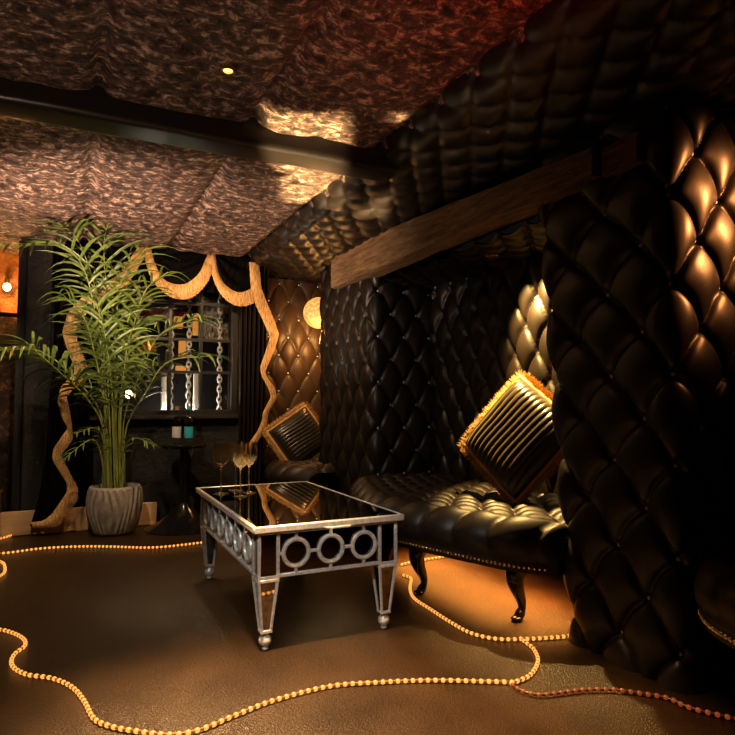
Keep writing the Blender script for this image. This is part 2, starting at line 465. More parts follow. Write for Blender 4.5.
# ------------------------------------------------------------------ window
YF = YW - .005
win = thing('window_1', (.7, YF, WZ0), 'black multi-pane window under the gold fringed swags', 'window', None, 'structure')
mb = MB()
fw = .05
mb.box((WX1, YF - .05, WZ0 - .02), (WX1 + fw, YF + .06, WZ1), bev=.006); mb.box((WX0 - fw, YF - .05, WZ0 - .02), (WX0, YF + .06, WZ1), bev=.006)
mb.box((WX0 - fw, YF - .05, WZ1), (WX1 + fw, YF + .06, WZ1 + .05), bev=.006); mb.box((WX0 - fw, YF - .05, WZ0 - .045), (WX1 + fw, YF + .06, WZ0), bev=.006)
mb.build('window_frame', 'black_paint', win)
mb = MB()
cx = [.22 + .2425 * i for i in range(1, 4)]; rz = [1.178, 1.44, 1.735]
for x in cx: mb.box((x - .011, YF - .025, WZ0), (x + .011, YF + .03, WZ1))
for z in rz: mb.box((WX0, YF - .022, z - .010), (WX1, YF + .028, z + .010))
mb.build('glazing_bars', 'black_paint', win)
mb = MB(); mb.box((WX0 - .09, YF - .09, WZ0 - .075), (WX1 + .10, YF + .02, WZ0 - .04), bev=.008); mb.build('window_sill', 'black_paint', win)
xs = [WX0] + cx + [WX1]; zs = [WZ0] + rz + [WZ1]
for i in range(4):
    for j in range(4):
        t = (random.random() - .5) * .05; u = (random.random() - .5) * .05
        c = Vector(((xs[i] + xs[i + 1]) / 2, YF + .005, (zs[j] + zs[j + 1]) / 2))
        mb = MB(); mb.box((xs[i] + .008, YF + .003, zs[j] + .008), (xs[i + 1] - .008, YF + .007, zs[j + 1] - .008))
        mb.build('pane', 'pane', win, smooth=0)

# objects added behind the panes, partly standing in for reflections
def chain(x, y, z0, z1, label, w=.022):
    mb = MB(); z = z1; k = 0
    while z > z0:
        d = Vector((1, 0, 0)) if k % 2 == 0 else Vector((.35, .94, 0)).normalized()
        pts = [Vector((x, y, z)) + d * (w * math.cos(a) * .75) + Vector((0, 0, 1)) * (w * 1.35 * math.sin(a)) for a in [2 * PI * i / 14 for i in range(15)]]
        mb.tube(pts, .0075, 6, False); z -= w * 1.95; k += 1
    return tag(mb.build('chain', 'white_metal', smooth=60), label, 'chain', 'silver chains standing in for reflections in the window')
def beh(px, py, y): return ony(px, py, y)
yb = YW + .26
for px, y0, y1, lb in ((170, 344, 406, 'silver chain standing in for a reflection in the window, leftmost of three, beside the thick glazing bar'), (188, 344, 407, 'silver chain standing in for a reflection in the window, directly above the teal bottle'), (219, 341, 406, 'silver chain standing in for a reflection in the right-hand column of window panes')):
    a = beh(px, y1 + 14, yb); b = beh(px, y0 - 60, yb); chain(a.x, yb, a.z, b.z, lb)
for px, lb in ((163.5, 'pale upright post standing in for a reflection in the window, beside the palm leaves'), (196, 'pale upright post standing in for a reflection in the window, right of the middle chain')):
    a = beh(px - 3, 420, yb + .1); b = beh(px + 3, 374, yb + .1)
    mb = MB(); mb.box((a.x, yb + .08, a.z), (b.x, yb + .12, b.z), bev=.004); tag(mb.build('post', 'white_metal'), lb, 'post', 'pale posts standing in for reflections in the window')
# ribbed duct
a, b = beh(143, 322, yb + .12), beh(172, 310, yb + .12); mb = MB()
pts = [a.lerp(b, i / 40) for i in range(41)]; mb.tube(pts, [.050 + .010 * (i % 2) for i in range(41)], 14)
tag(mb.build('duct', 'chrome', smooth=20), 'ribbed silver duct behind the upper window panes', 'duct')
a, b = beh(150, 343, yb + .12), beh(172, 340, yb + .12)
# copper pendant
c = beh(149, 345, yb); p = thing('pendant_lamp', c, 'small copper pendant shade behind the window beside the palm', 'lamp')
MB().lathe([(.02, .07), (.045, .06), (.055, .0), (.058, -.05), (.054, -.05), (.05, 0), (.04, .05)], 20, c).build('lamp_shade', 'copper', p)
MB().tube([c + Vector((0, 0, .06)), Vector((c.x, c.y, 2.1))], .004, 6).build('cord', 'black_matt', p)
# lit amber blocks
for q, (x0, x1, y0, y1, lb) in enumerate(((174, 183, 317, 328, 'amber lit block behind the second column of window panes, upper'), (193, 199, 315, 335, 'amber lit block behind the window, just right of the dark gap'), (179, 186, 341, 357, 'amber lit block behind the window, beside the middle chain'), (176, 186, 366, 371, 'thin amber lit strip behind the window, low by the middle chain'))):
    a, b = beh(x0, y1, yb + .2), beh(x1, y0, yb + .2)
    mb = MB(); mb.box((a.x, yb + .18, a.z), (b.x, yb + .24, b.z), bev=.004)
    tag(mb.build('amber_light', emis('amber_glow%d' % q, (1, .36, .05), .7, (.05, .03, .01))), lb, 'light', 'amber lights behind the window')
# added panel standing in for the ceiling's reflection in the upper right pane
a, b = beh(203, 341, yb), beh(231, 303, yb)
mb = MB(); mb.box((a.x - .03, yb + .06, a.z), (b.x + .02, yb + .09, b.z + .02), bev=.01)
tag(mb.build('ceiling_reflection_panel', velvet('reflected_velvet', (.02, .015, .01), (.25, .22, .19), (.75, .70, .62), 40, (1.6, 1, .7), .40, .62)), 'silver velvet panel standing in for the ceiling reflected in the upper right window pane', 'panel')
c = beh(129, 394, yb); p = thing('bare_bulb', c, 'bright bare bulb behind the window, half hidden by palm stalks', 'bulb')
MB().ball(c, .030, 14, 10, (1, 1, 1.2)).build('glass_bulb', 'bulb', p)
MB().lathe([(.014, .03), (.014, .08)], 12, c).build('socket', 'brass', p)
MB().tube([c + Vector((0, 0, .08)), Vector((c.x, c.y, 2.1))], .003, 6).build('cord', 'black_matt', p)

# ------------------------------------------------------------------ curtains and swags
def pleated(poly_top, poly_bot, nz, amp, freq, seed=0):
    """a hanging sheet between a top and a bottom polyline of equal count"""
    n = 160; T = resample([Vector(p) for p in poly_top], 1e9); rows = []
    def at(poly, t):
        poly = [Vector(p) for p in poly]; k = t * (len(poly) - 1); i = min(int(k), len(poly) - 2); return poly[i].lerp(poly[i + 1], k - i)
    for j in range(nz + 1):
        w = j / nz; row = []
        for i in range(n + 1):
            t = i / n; p = at(poly_top, t).lerp(at(poly_bot, t), w)
            p.y += -amp * (.5 + .5 * math.sin(t * freq * 2 * PI + .6 * math.sin(w * 2 + seed))) - amp * .3 * noise.noise(Vector((t * 9, w * 3, seed)))
            row.append(p)
        rows.append(row)
    return MB().grid(rows)
def fringe_band(outer, inner, amp=.008, thick=.012):
    """outer/inner: matching 3D edges; strands run between them"""
    O = resample(outer, .006); n = len(O)
    def at(poly, t):
        L = [0]
        for a, b in zip(poly, poly[1:]): L.append(L[-1] + (b - a).length)
        d = t * L[-1]
        for i in range(len(L) - 1):
            if d <= L[i + 1] or i == len(L) - 2:
                return poly[i].lerp(poly[i + 1], (d - L[i]) / max(1e-9, L[i + 1] - L[i]))
    rows = []
    I = [at(inner, i / (n - 1)) for i in range(n)]
    K = 7
    for k in range(K + 1):
        w = k / K; row = []
        for i in range(n):
            p = O[i].lerp(I[i], w)
            p = p + Vector((0, -thick * math.sin(PI * min(1, w * 1.0)) - (amp * (i % 2) if k else 0) - .01 * noise.noise(p * 9), 0))
            if k == K: p = p + (I[i] - O[i]) * (.10 * noise.noise(Vector((i * .9, 2, 5))))
            row.append(p)
        rows.append(row)
    return MB().grid(rows)
def lines(pts, r=.02):
    return resample(rounded(pts, r), .012)
def edges(pl, y, w=None, f=None):
    if f: return lines([ony(a, b, y) for a, b, c, d in pl]), lines([ony(c, d, y) for a, b, c, d in pl])
    """pl: (outer px, outer py, inner px, inner py) rows at depth y -> two smooth 3D edges"""
    o = catmull([ony(a, b, y) for a, b, c, d in pl], .02); i = catmull([ony(c, d, y) for a, b, c, d in pl], .02); return o, i

YC = YW - .14
# left curtain
cl = thing('curtain', (.0, YC, 0), 'long black curtain left of the window, gold fringe zigzagging to the floor', 'curtain')
top = [ony(x, 238, YC) for x in (66, 90, 120, 150)]; mid = None
lo_edge = [(150, 247), (118, 283), (82, 306), (72, 330), (80, 374), (62, 392), (66, 426), (56, 452), (72, 486), (72, 498), (52, 522)]
hi_edge = [(66, 238), (64, 260), (60, 300), (57, 330), (54, 370), (50, 392), (48, 420), (46, 452), (42, 480), (38, 500), (30, 526)]
rows = []
for (a, b), (c, d) in zip(hi_edge, lo_edge):
    pass
E1 = catmull([ony(a, b, YC) for a, b in hi_edge], .04); E2 = catmull([ony(a, b, YC) for a, b in lo_edge], .04)
for j in range(61):
    w = j / 60; p = E1[min(len(E1) - 1, int(w * (len(E1) - 1)))]; q = E2[min(len(E2) - 1, int(w * (len(E2) - 1)))]
    rows.append([p.lerp(q, t / 40) + Vector((0, -.035 * (.5 + .5 * math.sin(t / 40 * 6 * PI)) * (1 if 0 < t < 40 else .3), 0)) for t in range(41)])
MB().grid(rows).build('drape', 'drape', cl, smooth=180)
pl = [(138, 247, 151, 247), (118, 275, 128, 284), (84, 295, 92, 307), (68, 312, 80, 322), (62, 332, 76, 336), (68, 352, 82, 353), (74, 366, 88, 366),
      (74, 374, 83, 380), (61, 386, 66, 397), (57, 402, 68, 402), (63, 420, 72, 424), (68, 428, 73, 440), (53, 449, 61, 455), (52, 459, 62, 458), (67, 484, 78, 487), (67, 492, 78, 500), (52, 514, 59, 526), (43, 521, 44, 528), (31, 522, 33, 528)]
fringe_band(*edges(pl, YC - .055, f=1)).build('fringe', 'fringe', cl, smooth=180, fix=False)
# back drape between pilaster and window
mb = pleated([(-.12, YW - .03, 2.10), (.17, YW - .03, 2.10)], [(-.12, YW - .03, .18), (.16, YW - .03, .18)], 10, .03, 6)
tag(mb.build('curtain_lining', 'drape', smooth=180), 'plain black drape hanging behind the palm', 'curtain')
# right curtain
cr = thing('curtain', (1.36, YC, 0), 'black and brown curtain right of the window, its gold fringe zigzagging', 'curtain')
mb = pleated([(1.235, YC, 2.10), (1.46, YC, 2.10)], [(1.22, YC, .03), (1.42, YC, .03)], 14, .045, 6, 2); mb.build('drape', 'drape_brown', cr, smooth=180)
pl = [(249, 262, 259, 263), (251, 289, 261, 287), (256, 306, 266, 300), (266, 327, 274, 320), (270, 337, 279, 334), (266, 350, 275, 349), (260, 368, 265, 372), (262, 377, 268, 379), (268, 388, 275, 388), (271, 397, 277, 398), (263, 412, 268, 414), (262, 420, 267, 424), (257, 432, 263, 434), (248, 444, 255, 446), (245, 455, 250, 458)]
fringe_band(*edges(pl, YC - .075, f=1), amp=.005, thick=.008).build('fringe', 'fringe', cr, smooth=180, fix=False)
# swags
def swag(label, pl, toppts, y):
    root = thing('swag', ony(*toppts[0], y), label, 'curtain', 'black swags with gold fringe over the window')
    o, i = edges(pl, y - .05)
    fringe_band(o, i).build('fringe', 'fringe', root, smooth=180, fix=False)
    T = resample([ony(a, b, y) for a, b in toppts], .02); O = resample(o, .02); rows = []
    n = 40
    for k in range(17):
        w = k / 16; row = []
        for j in range(n + 1):
            t = j / n; p = T[int(t * (len(T) - 1))].lerp(O[int(t * (len(O) - 1))], w)
            p = p.copy(); p.y = y - .01 - .045 * math.sin(PI * t) * (.5 + .5 * math.sin(w * 5 * PI)) * (1 if k < 16 else .6) - .03 * w
            row.append(p)
        rows.append(row)
    MB().grid(rows).build('drape', 'drape', root, smooth=180)
swag('black swag with deep gold fringe over the middle of the window',
     [(150, 244, 143, 250), (156, 266, 150, 276), (164, 279, 163, 292), (175, 284, 177, 299), (187, 283, 193, 297), (199, 273, 207, 283), (208, 254, 216, 262)], [(146, 243), (212, 250)], YC - .02)
swag('black swag with gold fringe at the right end of the window, nearest the amber bay',
     [(215, 253, 209, 256), (218, 270, 213, 278), (224, 283, 221, 295), (234, 291, 234, 305), (243, 292, 246, 306), (252, 288, 254, 303)], [(212, 250), (252, 256)], YC - .02)
mb = pleated([(.22, YW - .09, 2.12), (1.25, YW - .09, 2.12)], [(.22, YW - .09, 1.88), (1.25, YW - .09, 1.80)], 6, .03, 12, 4)
tag(mb.build('pelmet', 'drape', smooth=180), 'black pelmet cloth hanging at the ceiling behind the swags', 'curtain')

# ------------------------------------------------------------------ mirrored coffee table
A = onz(260, 650, 0); B = onz(389, 632, 0); C_ = onz(197, 578, 0)
TX0, TX1, TY0, TY1, TZ = .655, 1.24, 2.305, 3.43, .475
tb = thing('coffee_table', ((TX0 + TX1) / 2, (TY0 + TY1) / 2, 0), 'low mirrored coffee table with silver ring fretwork, holding four wine glasses', 'table')
mb = MB(); mb.box((TX0 - .012, TY0 - .012, TZ - .006), (TX1 + .012, TY1 + .012, TZ)); mb.build('table_top', 'mirror', tb, smooth=0)
mb = MB(); e = .028
for a, b in (((TX0 - e, TY0 - e), (TX1 + e, TY0 - .012)), ((TX0 - e, TY1 + .012), (TX1 + e, TY1 + e)), ((TX0 - e, TY0 - .012), (TX0 - .012, TY1 + .012)), ((TX1 + .012, TY0 - .012), (TX1 + e, TY1 + .012))):
    mb.box((*a, TZ - .024), (*b, TZ + .002), bev=.004)
mb.box((TX0 - .012, TY0 - .012, TZ - .024), (TX1 + .012, TY1 + .012, TZ - .008))
mb.build('top_frame', 'silver', tb)
AZ0, AZ1 = .275, TZ - .024
BL = .075
def apron(p0, p1, nrm, nr):
    """one side between two corner blocks"""
    p0, p1, nrm = Vector(p0), Vector(p1), Vector(nrm); d = (p1 - p0).normalized(); L = (p1 - p0).length
    def bx(u0, u1, z0, z1, t0, t1, mb, bev=0):
        q = [p0 + d * u0 + nrm * t0, p0 + d * u1 + nrm * t1]
        lo = [min(q[0][k], q[1][k]) for k in (0, 1)]; hi = [max(q[0][k], q[1][k]) for k in (0, 1)]
        mb.box((lo[0], lo[1], z0), (hi[0], hi[1], z1), bev=bev)
    mb = MB(); bx(BL, L - BL, AZ0, AZ1, -.018, -.006, mb); pn = mb.build('apron_panel', 'mirror' if nr == 6 else 'glass_black', tb, smooth=0)
    mb = MB()
    for z0, z1 in ((AZ0, AZ0 + .014), (AZ1 - .012, AZ1)): bx(BL, L - BL, z0, z1, -.016, .004, mb, .002)
    mb.build('apron_rail', 'silver', tb)
    zc = (AZ0 + AZ1) / 2; R = .057; sp = (L - 2 * BL) / nr
    for k in range(nr):
        c = p0 + d * (BL + sp * (k + .5)); c.z = zc; mb = MB()
        mb.torus(c + nrm * .001, R - .006, .0088, nrm, (0, 0, 1), 36, 8)
        for s in (-1, 1):
            z0 = zc + s * R; z1 = (AZ1 - .01) if s > 0 else (AZ0 + .012)
            bx(BL + sp * (k + .5) - .006, BL + sp * (k + .5) + .006, min(z0, z1) - .002, max(z0, z1) + .002, -.007, .005, mb, .002)
            u = BL + sp * (k + .5) + s * R; w = BL + sp * (k + .5) + s * sp / 2
            bx(min(u, w) - .002, max(u, w) + .001, zc - .006, zc + .006, -.007, .005, mb, .002)
        mb.build('ring', 'silver', tb)
apron((TX0, TY0, 0), (TX1, TY0, 0), (0, -1, 0), 3)
apron((TX0, TY1, 0), (TX1, TY1, 0), (0, 1, 0), 3)
apron((TX0, TY0, 0), (TX0, TY1, 0), (-1, 0, 0), 6)
apron((TX1, TY0, 0), (TX1, TY1, 0), (1, 0, 0), 6)
for sx, X in ((1, TX0), (-1, TX1)):
    for sy, Y in ((1, TY0), (-1, TY1)):
        x0, x1 = sorted((X, X + sx * BL)); y0, y1 = sorted((Y, Y + sy * BL))
        mb = MB(); t = .006; b = .013
        for xx in (x0, x1 - b):
            for yy in (y0, y1 - b): mb.box((xx - (t if xx == x0 else -t), yy - (t if yy == y0 else -t), AZ0 - .004), (xx + b + (t if xx != x0 else -t), yy + b + (t if yy != y0 else -t), AZ1), bev=.002)
        for z0, z1 in ((AZ0 - .006, AZ0 + .010), (AZ1 - .012, AZ1)): mb.box((x0 - .003, y0 - .003, z0), (x1 + .003, y1 + .003, z1), bev=.002)
        cb = mb.build('corner_block', 'silver', tb)
        mb = MB(); mb.box((x0 + .002, y0 + .002, AZ0), (x1 - .002, y1 - .002, AZ1)); mb.build('mirror_panel', 'glass_black', cb, smooth=0)
        # tapered leg
        cx0, cy0 = (x0 + x1) / 2, (y0 + y1) / 2
        def sq(h, z): return [Vector((cx0 + a * h, cy0 + c * h, z)) for a, c in ((-1, -1), (1, -1), (1, 1), (-1, 1))]
        zt, zb, ht, hb = AZ0 - .006, .072, .037, .017
        mb = MB(); a, c = sq(ht, zt), sq(hb, zb)
        for k in range(4):
            mb.tube([a[k], c[k]], [.0075, .006], 6)
        mb.box((cx0 - ht - .006, cy0 - ht - .006, zt - .008), (cx0 + ht + .006, cy0 + ht + .006, zt + .004), bev=.002)
        mb.box((cx0 - hb - .006, cy0 - hb - .006, zb - .006), (cx0 + hb + .006, cy0 + hb + .006, zb + .006), bev=.002)
        lg = mb.build('leg', 'silver', tb)
        mb = MB(); mb.add(a + c, [(0, 1, 2, 3), (4, 7, 6, 5), (0, 4, 5, 1), (1, 5, 6, 2), (2, 6, 7, 3), (3, 7, 4, 0)]); mb.build('mirror_facing', 'mirror_old', lg, smooth=0)
        MB().lathe([(.004, 0), (.012, .002), (.014, .006), (.009, .011), (.013, .015), (.023, .026), (.025, .036), (.022, .047), (.013, .057), (.012, .068), (.018, .072)], 20, (cx0, cy0, 0)).build('ball_foot', 'silver', lg)

# wine glasses
gp = [(221, 494, .047), (235.5, 490.8, .043), (240.5, 496.6, .043), (249, 492.9, .043)]
GL = ['wine glass with round bowl, leftmost on the mirrored table', 'wine glass on the mirrored table, second from left and set slightly back', 'wine glass on the mirrored table, middle right, nearest the viewer', 'wine glass on the mirrored table, rightmost, its rim overlapping the gold fringe']
prof_o = [(.036, .0), (.036, .002), (.012, .005), (.0045, .012), (.0038, .06), (.004, .125), (.008, .138), (.022, .152), (.036, .178), (.040, .198), (.0385, .225), (.036, .258)]
prof_i = [(.0345, .258), (.037, .225), (.0384, .198), (.0345, .179), (.021, .155), (.006, .142), (0, .141)]
for (px, py, r), lb in zip(gp, GL):
    c = onz(px, py, TZ + .001)
    g = thing('wine_glass', c, lb, 'glass', 'wine glasses on the mirrored table')
    sc = r / .040
    MB().lathe([(x * (sc if z > .14 or z < .01 else 1), z) for x, z in prof_o[3:] + prof_i], 28, c).build('bowl', 'wine_glass', g)
    MB().lathe([(x * sc, z) for x, z in prof_o[:3]] + [(.0045, .0125), (0, .0125)], 28, c).build('foot', 'wine_glass', g)

# ------------------------------------------------------------------ black pedestal table with bottles
pc = onz(183, 528, 0); pc.z = 0
YT = pc.y; PT = ony(183, 445, pc.y - .05).z
pt = thing('pedestal_table', pc, 'glossy black pedestal table with trumpet foot, holding two bottles', 'table')
MB().lathe([(.02, PT - .03), (.155, PT - .022), (.165, PT - .012), (.163, PT), (0, PT)], 40, pc).build('table_top', 'black_gloss', pt)
MB().lathe([(.030, PT - .028), (.026, .45), (.028, .33), (.04, .2), (.045, .17)], 32, pc).build('column', 'black_gloss', pt)
MB().lathe([(.27, .0), (.272, .006), (.25, .016), (.18, .05), (.11, .11), (.06, .16), (.040, .19), (.02, .19)], 48, pc).build('base', 'black_gloss', pt)
def bottle(px, py, label, lm, name_, hat, r=.033):
    c = onz(px, py, PT + .001)
    b = thing('bottle', c, label, 'bottle', 'bottles on the black pedestal table')
    MB().lathe([(r * .9, 0), (r, .006), (r, .165), (r * .9, .185), (.016, .205), (.013, .215), (.013, .245), (.015, .247), (.015, .255), (.011, .255), (.011, .215), (r * .8, .18), (r * .92, .165), (r * .92, .01), (0, .01)], 28, c).build('glass_body', 'glass', b)
    MB().lathe([(r + .0008, .045), (r + .0012, .047), (r + .0012, .128), (r + .0008, .13)], 28, c).build('label', lm, b)
    MB().lathe([(.010, .24), (.010, .256), (.016, .257), (.016, .280), (.012, .284), (0, .284)], 20, c).build('stopper', hat, b)
    return b
M['hat_teal'] = mat('stopper_teal', (.05, .32, .40), .4)
bottle(176.5, 443.5, 'clear bottle with pale label on the black pedestal table', 'label_white', '', 'cork')
bottle(188.5, 443.5, 'clear bottle with teal label and teal stopper on the pedestal table', 'label_teal', '', 'hat_teal')
for px, py, lb in ((171, 445.5, 'short tumbler at the left of the bottles on the pedestal table'), (181.5, 446.5, 'short tumbler standing in front of the gap between the two bottles'), (195.5, 446, 'short tumbler right of the teal bottle on the pedestal table'), (201.5, 444.5, 'short tumbler at the right edge of the pedestal table')):
    c = onz(px, py, PT + .001)
    g = MB().lathe([(.016, 0), (.019, .003), (.023, .062), (.0215, .062), (.017, .008), (0, .007)], 20, c).build('tumbler', 'glass', origin=c)
    tag(g, lb, 'glass', 'tumblers on the pedestal table')

# ------------------------------------------------------------------ potted palm
pc = onz(114, 533, 0); pc.z = 0
pm = thing('potted_palm', pc, 'tall kentia palm in a ridged grey stone pot', 'plant')
def potr(r, z, w): return r * (1 + (.032 * math.sin(24 * w + 2.2 * math.sin(z * 17 + 2 * math.sin(3 * w)) + 1.0 * math.sin(5 * w)) if .01 < z < .325 else 0))
prof = [(.118, 0), (.132, .006)] + [(.132 + .054 * math.sin(PI * (z / .34) * .74) ** .8, z) for z in [.02 + .305 * i / 40 for i in range(41)]] + [(.168, .338), (.155, .340), (.150, .31)]
MB().lathe(prof, 240, pc, potr).build('pot', 'pot', pm, smooth=70)
MB().lathe([(.150, .300), (.08, .315), (0, .318)], 30, pc).build('soil', 'soil', pm)
def frond(base, ctrl, tip, n, llen, seed, lw=.0088, start=.46):
    if n > 10: n = int(n * .72); llen *= 1.36
    random.seed(seed)
    P = catmull([base, *ctrl, tip], .02); k = len(P)
    fr = MB()
    L = lambda i: P[max(0, min(k - 1, i))]
    for a in range(n):
        for s in (-1, 1):
            t = start + (1 - start) * ((a + .6 * random.random()) / n); i = int(t * (k - 1)); p = L(i)
            tg = (L(i + 2) - L(i - 2)).normalized(); side = tg.cross(Vector((0, 0, 1)))
            if side.length < .25: side = side + FW.cross(tg) * .6
            side.normalize(); upv = side.cross(tg)
            u = (t - start) / (1 - start)
            ll = llen * (.45 + .75 * math.sin(PI * min(1, .12 + .80 * u)) ** .8) * (.85 + .3 * random.random())
            fwd = .55 + .7 * u + .2 * random.random()
            d = (side * s + tg * fwd + upv * (.25 + .25 * random.random())).normalized()
            droop = .6 + 1.1 * random.random()
            wv = d.cross(upv).normalized(); rows = []; q = p.copy(); m_ = 6
            for j in range(m_ + 1):
                w = j / m_; wd = lw * (math.sin(PI * (.12 + .88 * w) ** .8) ** .7 if w < 1 else .0) + .0008
                fold = upv * (wd * .45)
                rows.append([q + wv * wd + fold, q, q - wv * wd + fold])
                dd = (d + Vector((0, 0, -1)) * (droop * w * 1.1)).normalized(); q = q + dd * (ll / m_)
            fr.grid(rows)
    f = fr.build('frond', 'leaf', pm, smooth=180, fix=False)
    MB().tube(P, [.0085 - .0068 * (i / (k - 1)) for i in range(k)], 6).build('stalk', 'stalk', f, smooth=180)
def pp(px, py, dy): return ony(px, py, pc.y + dy)
FR = [  # base px dx, then control points and the tip in photo coordinates with a depth offset from the pot
    (-10, [(104, 400, -.05), (97, 320, -.12), (72, 252, -.35)], (-6, 246, -.75), 22, .20),
    (-14, [(102, 420, -.05), (80, 384, -.25), (42, 352, -.45)], (-4, 350, -.7), 20, .22),
    (-6, [(106, 400, .0), (100, 310, .0), (80, 244, -.3)], (58, 222, -.55), 18, .26),
    (0, [(112, 400, .05), (108, 310, .06), (104, 246, -.3)], (112, 213, -.62), 16, .25),
    (4, [(115, 400, .05), (116, 330, .05), (122, 280, -.2)], (146, 248, -.5), 15, .24),
    (8, [(121, 410, .0), (133, 330, -.05), (146, 290, -.15)], (168, 272, -.3), 18, .25),
    (10, [(124, 420, .0), (142, 370, -.1), (160, 335, -.2)], (196, 318, -.4), 18, .25),
    (12, [(126, 430, .0), (146, 392, -.12), (168, 362, -.25)], (210, 356, -.45), 16, .22),
    (-8, [(105, 410, -.05), (96, 360, -.1), (84, 318, -.15)], (64, 296, -.2), 18, .26),
    (-12, [(103, 430, -.1), (88, 400, -.2), (62, 374, -.3)], (26, 342, -.5), 18, .24),
    (2, [(114, 420, -.05), (110, 370, -.12), (104, 330, -.2)], (96, 302, -.35), 15, .24),
    (6, [(119, 420, -.1), (124, 370, -.15), (130, 335, -.2)], (142, 318, -.35), 15, .24),
    (3, [(116, 420, .05), (118, 360, .08), (122, 312, .06)], (134, 290, -.0), 15, .24),
    (-4, [(109, 410, .05), (106, 350, .05), (98, 290, .05)], (84, 262, .0), 16, .25),
]
for k, (dx, ct, tip, n, ll) in enumerate(FR):
    b = Vector((pc.x + dx * .0055, pc.y + random.uniform(-.05, .05), .31))
    frond(b, [pp(*c) for c in ct], pp(*tip), n, ll, 20 + k)
for k, (dx, ct, tip) in enumerate(((10, [(124, 452, -.05), (134, 438, -.15)], (156, 446, -.3)), (-11, [(100, 452, -.1), (90, 440, -.2)], (60, 462, -.35)), (-8, [(103, 440, -.05), (94, 428, -.15)], (74, 434, -.3)))):
    b = Vector((pc.x + dx * .0055, pc.y, .31)); frond(b, [pp(*c) for c in ct], pp(*tip), 8, .10, 60 + k, .006, .4)

# ------------------------------------------------------------------ settees with bowed fronts
def settee(yc, half, label, nails=(-9, 9), xfront=1.42, kk=.36, legs=(), zt=.455, group=None, xb=XB - .03, zr=.285):
    root = thing('settee', (1.8, yc, 0), label, 'settee', group)
    xf = lambda y: xfront + kk * (math.hypot(y - yc, .10) - .10) ** 1.15 + .12 * max(0, abs(y - yc) - half + .18) ** 2 * 20
    N = int(2 * half / .0125); rows = []; cw, ch = .17, .18; D = .038
    for a in range(N + 1):
        y = yc - half + 2 * half * a / N; X = xf(y); row = []
        # profile: back -> front edge -> rolled nose -> rail
        r = .085; pts = []; nr = []
        nb = int((xb - X - r) / .0125)
        nb = 60
        for i in range(nb + 1):
            x = xb + (X + r - xb) * i / nb; pts.append(Vector((x, y, zt - D * .6 - .02))); nr.append(Vector((0, 0, 1)))
        for i in range(1, 13):
            w = PI / 2 * i / 12; nv = Vector((-math.sin(w), 0, math.cos(w))); pts.append(Vector((X + r, y, zt - D * .6 - .02 - r)) + nv * r); nr.append(nv)
        for i in range(1, 7): pts.append(Vector((X, y, zt - D * .6 - .02 - r - (zt - D * .6 - .02 - r - zr) * i / 6))); nr.append(Vector((-1, 0, 0)))
        end = min(1, (half - abs(y - yc)) / .05); end = max(0, end) ** .5
        for i, (p, nv) in enumerate(zip(pts, nr)):
            depth = X + r - p.x  # negative on the top
            if i <= nb:
                h = tuft_h(y - yc, p.x - (X + .13), cw, ch, D)
                f = min(1, max(0, (p.x - (X + .03)) / .10))
            else:
                h, f = 0, 0
            pl = D * abs(math.sin(PI * (y - yc) / cw + PI * 0)) ** .5
            t = 1 if i <= nb + 9 else max(0, 1 - (i - nb - 9) / 9)
            row.append(p + nv * ((h * f + pl * (1 - f)) * end * t + .02 * end * t))
        rows.append(row)
    MB().grid(rows).build('seat', 'leather_seat', root, smooth=180)
    # rail under the cushion
    mb = MB(); n = 60; r0 = []
    for a in range(n + 1):
        y = yc - half + 2 * half * a / n; X = xf(y) - .006
        r0.append([Vector((xb, y, zr - .035)), Vector((X, y, zr - .035)), Vector((X, y, zr + .02)), Vector((X + .05, y, zr + .02))])
    mb.grid(r0); mb.build('rail', 'leather_seat', root)
    y = yc + nails[0]; 
    y0, y1 = max(yc - half + .02, yc + nails[0]), min(yc + half - .02, yc + nails[1])
    L = resample([Vector((xf(y0 + (y1 - y0) * i / 60) - .008, y0 + (y1 - y0) * i / 60, zr - .012)) for i in range(61)], .0205)
    for p in L[:99]:
        inst('nail', NAIL, root, p)
    for lx, ly in legs:
        mb = MB(); z = zr - .03; o = Vector((lx, ly, 0)); pts = []; rad = []
        for i in range(15):
            w = i / 14; off = -.055 * math.sin(PI * w) * (1 - w) * 1.6 + .035 * math.sin(PI * w) * w * 1.2 + (-.02 * max(0, w - .85) / .15)
            pts.append(Vector((lx + off + .01, ly + off * .3, z * (1 - w) + .012 * w))); rad.append(.040 * (1 - w) ** 1.3 + .0135 + (.007 if w > .9 else 0))
        mb.tube(pts, rad, 14); mb.ball(pts[-1] + Vector((-.006, 0, .0)), .024, 12, 8, (1.2, 1, .5))
        mb.build('leg', 'black_gloss', root, smooth=180)
    return root
NAIL = data_of(MB().ball((0, 0, 0), .0088, 10, 6, (.8, 1, 1)), 'nail', 'brass')
l1, l2 = onz(519, 620, 0), onz(421, 594, 0)
settee(2.83, .90, 'bow-fronted black leather settee with brass nails, the striped cushion on it', (-.87, .75), legs=((l1.x, l1.y), (l2.x, l2.y), (1.60, 3.30), (2.15, 2.05), (2.15, 3.45)), group=None)
settee(.52, .86, 'dark leather settee with brass nails cut off by the right edge', (.3, .88), xfront=1.53, legs=((1.66, 1.0), (2.15, 1.1)))
settee(4.55, .36, 'black leather bench in the far amber-lit bay behind the mirrored table', (-.4, .4), xfront=1.40, kk=.3, legs=((1.56, 4.45), (1.70, 4.35), (1.56, 4.85), (1.70, 4.95)), zt=.47, xb=1.76)

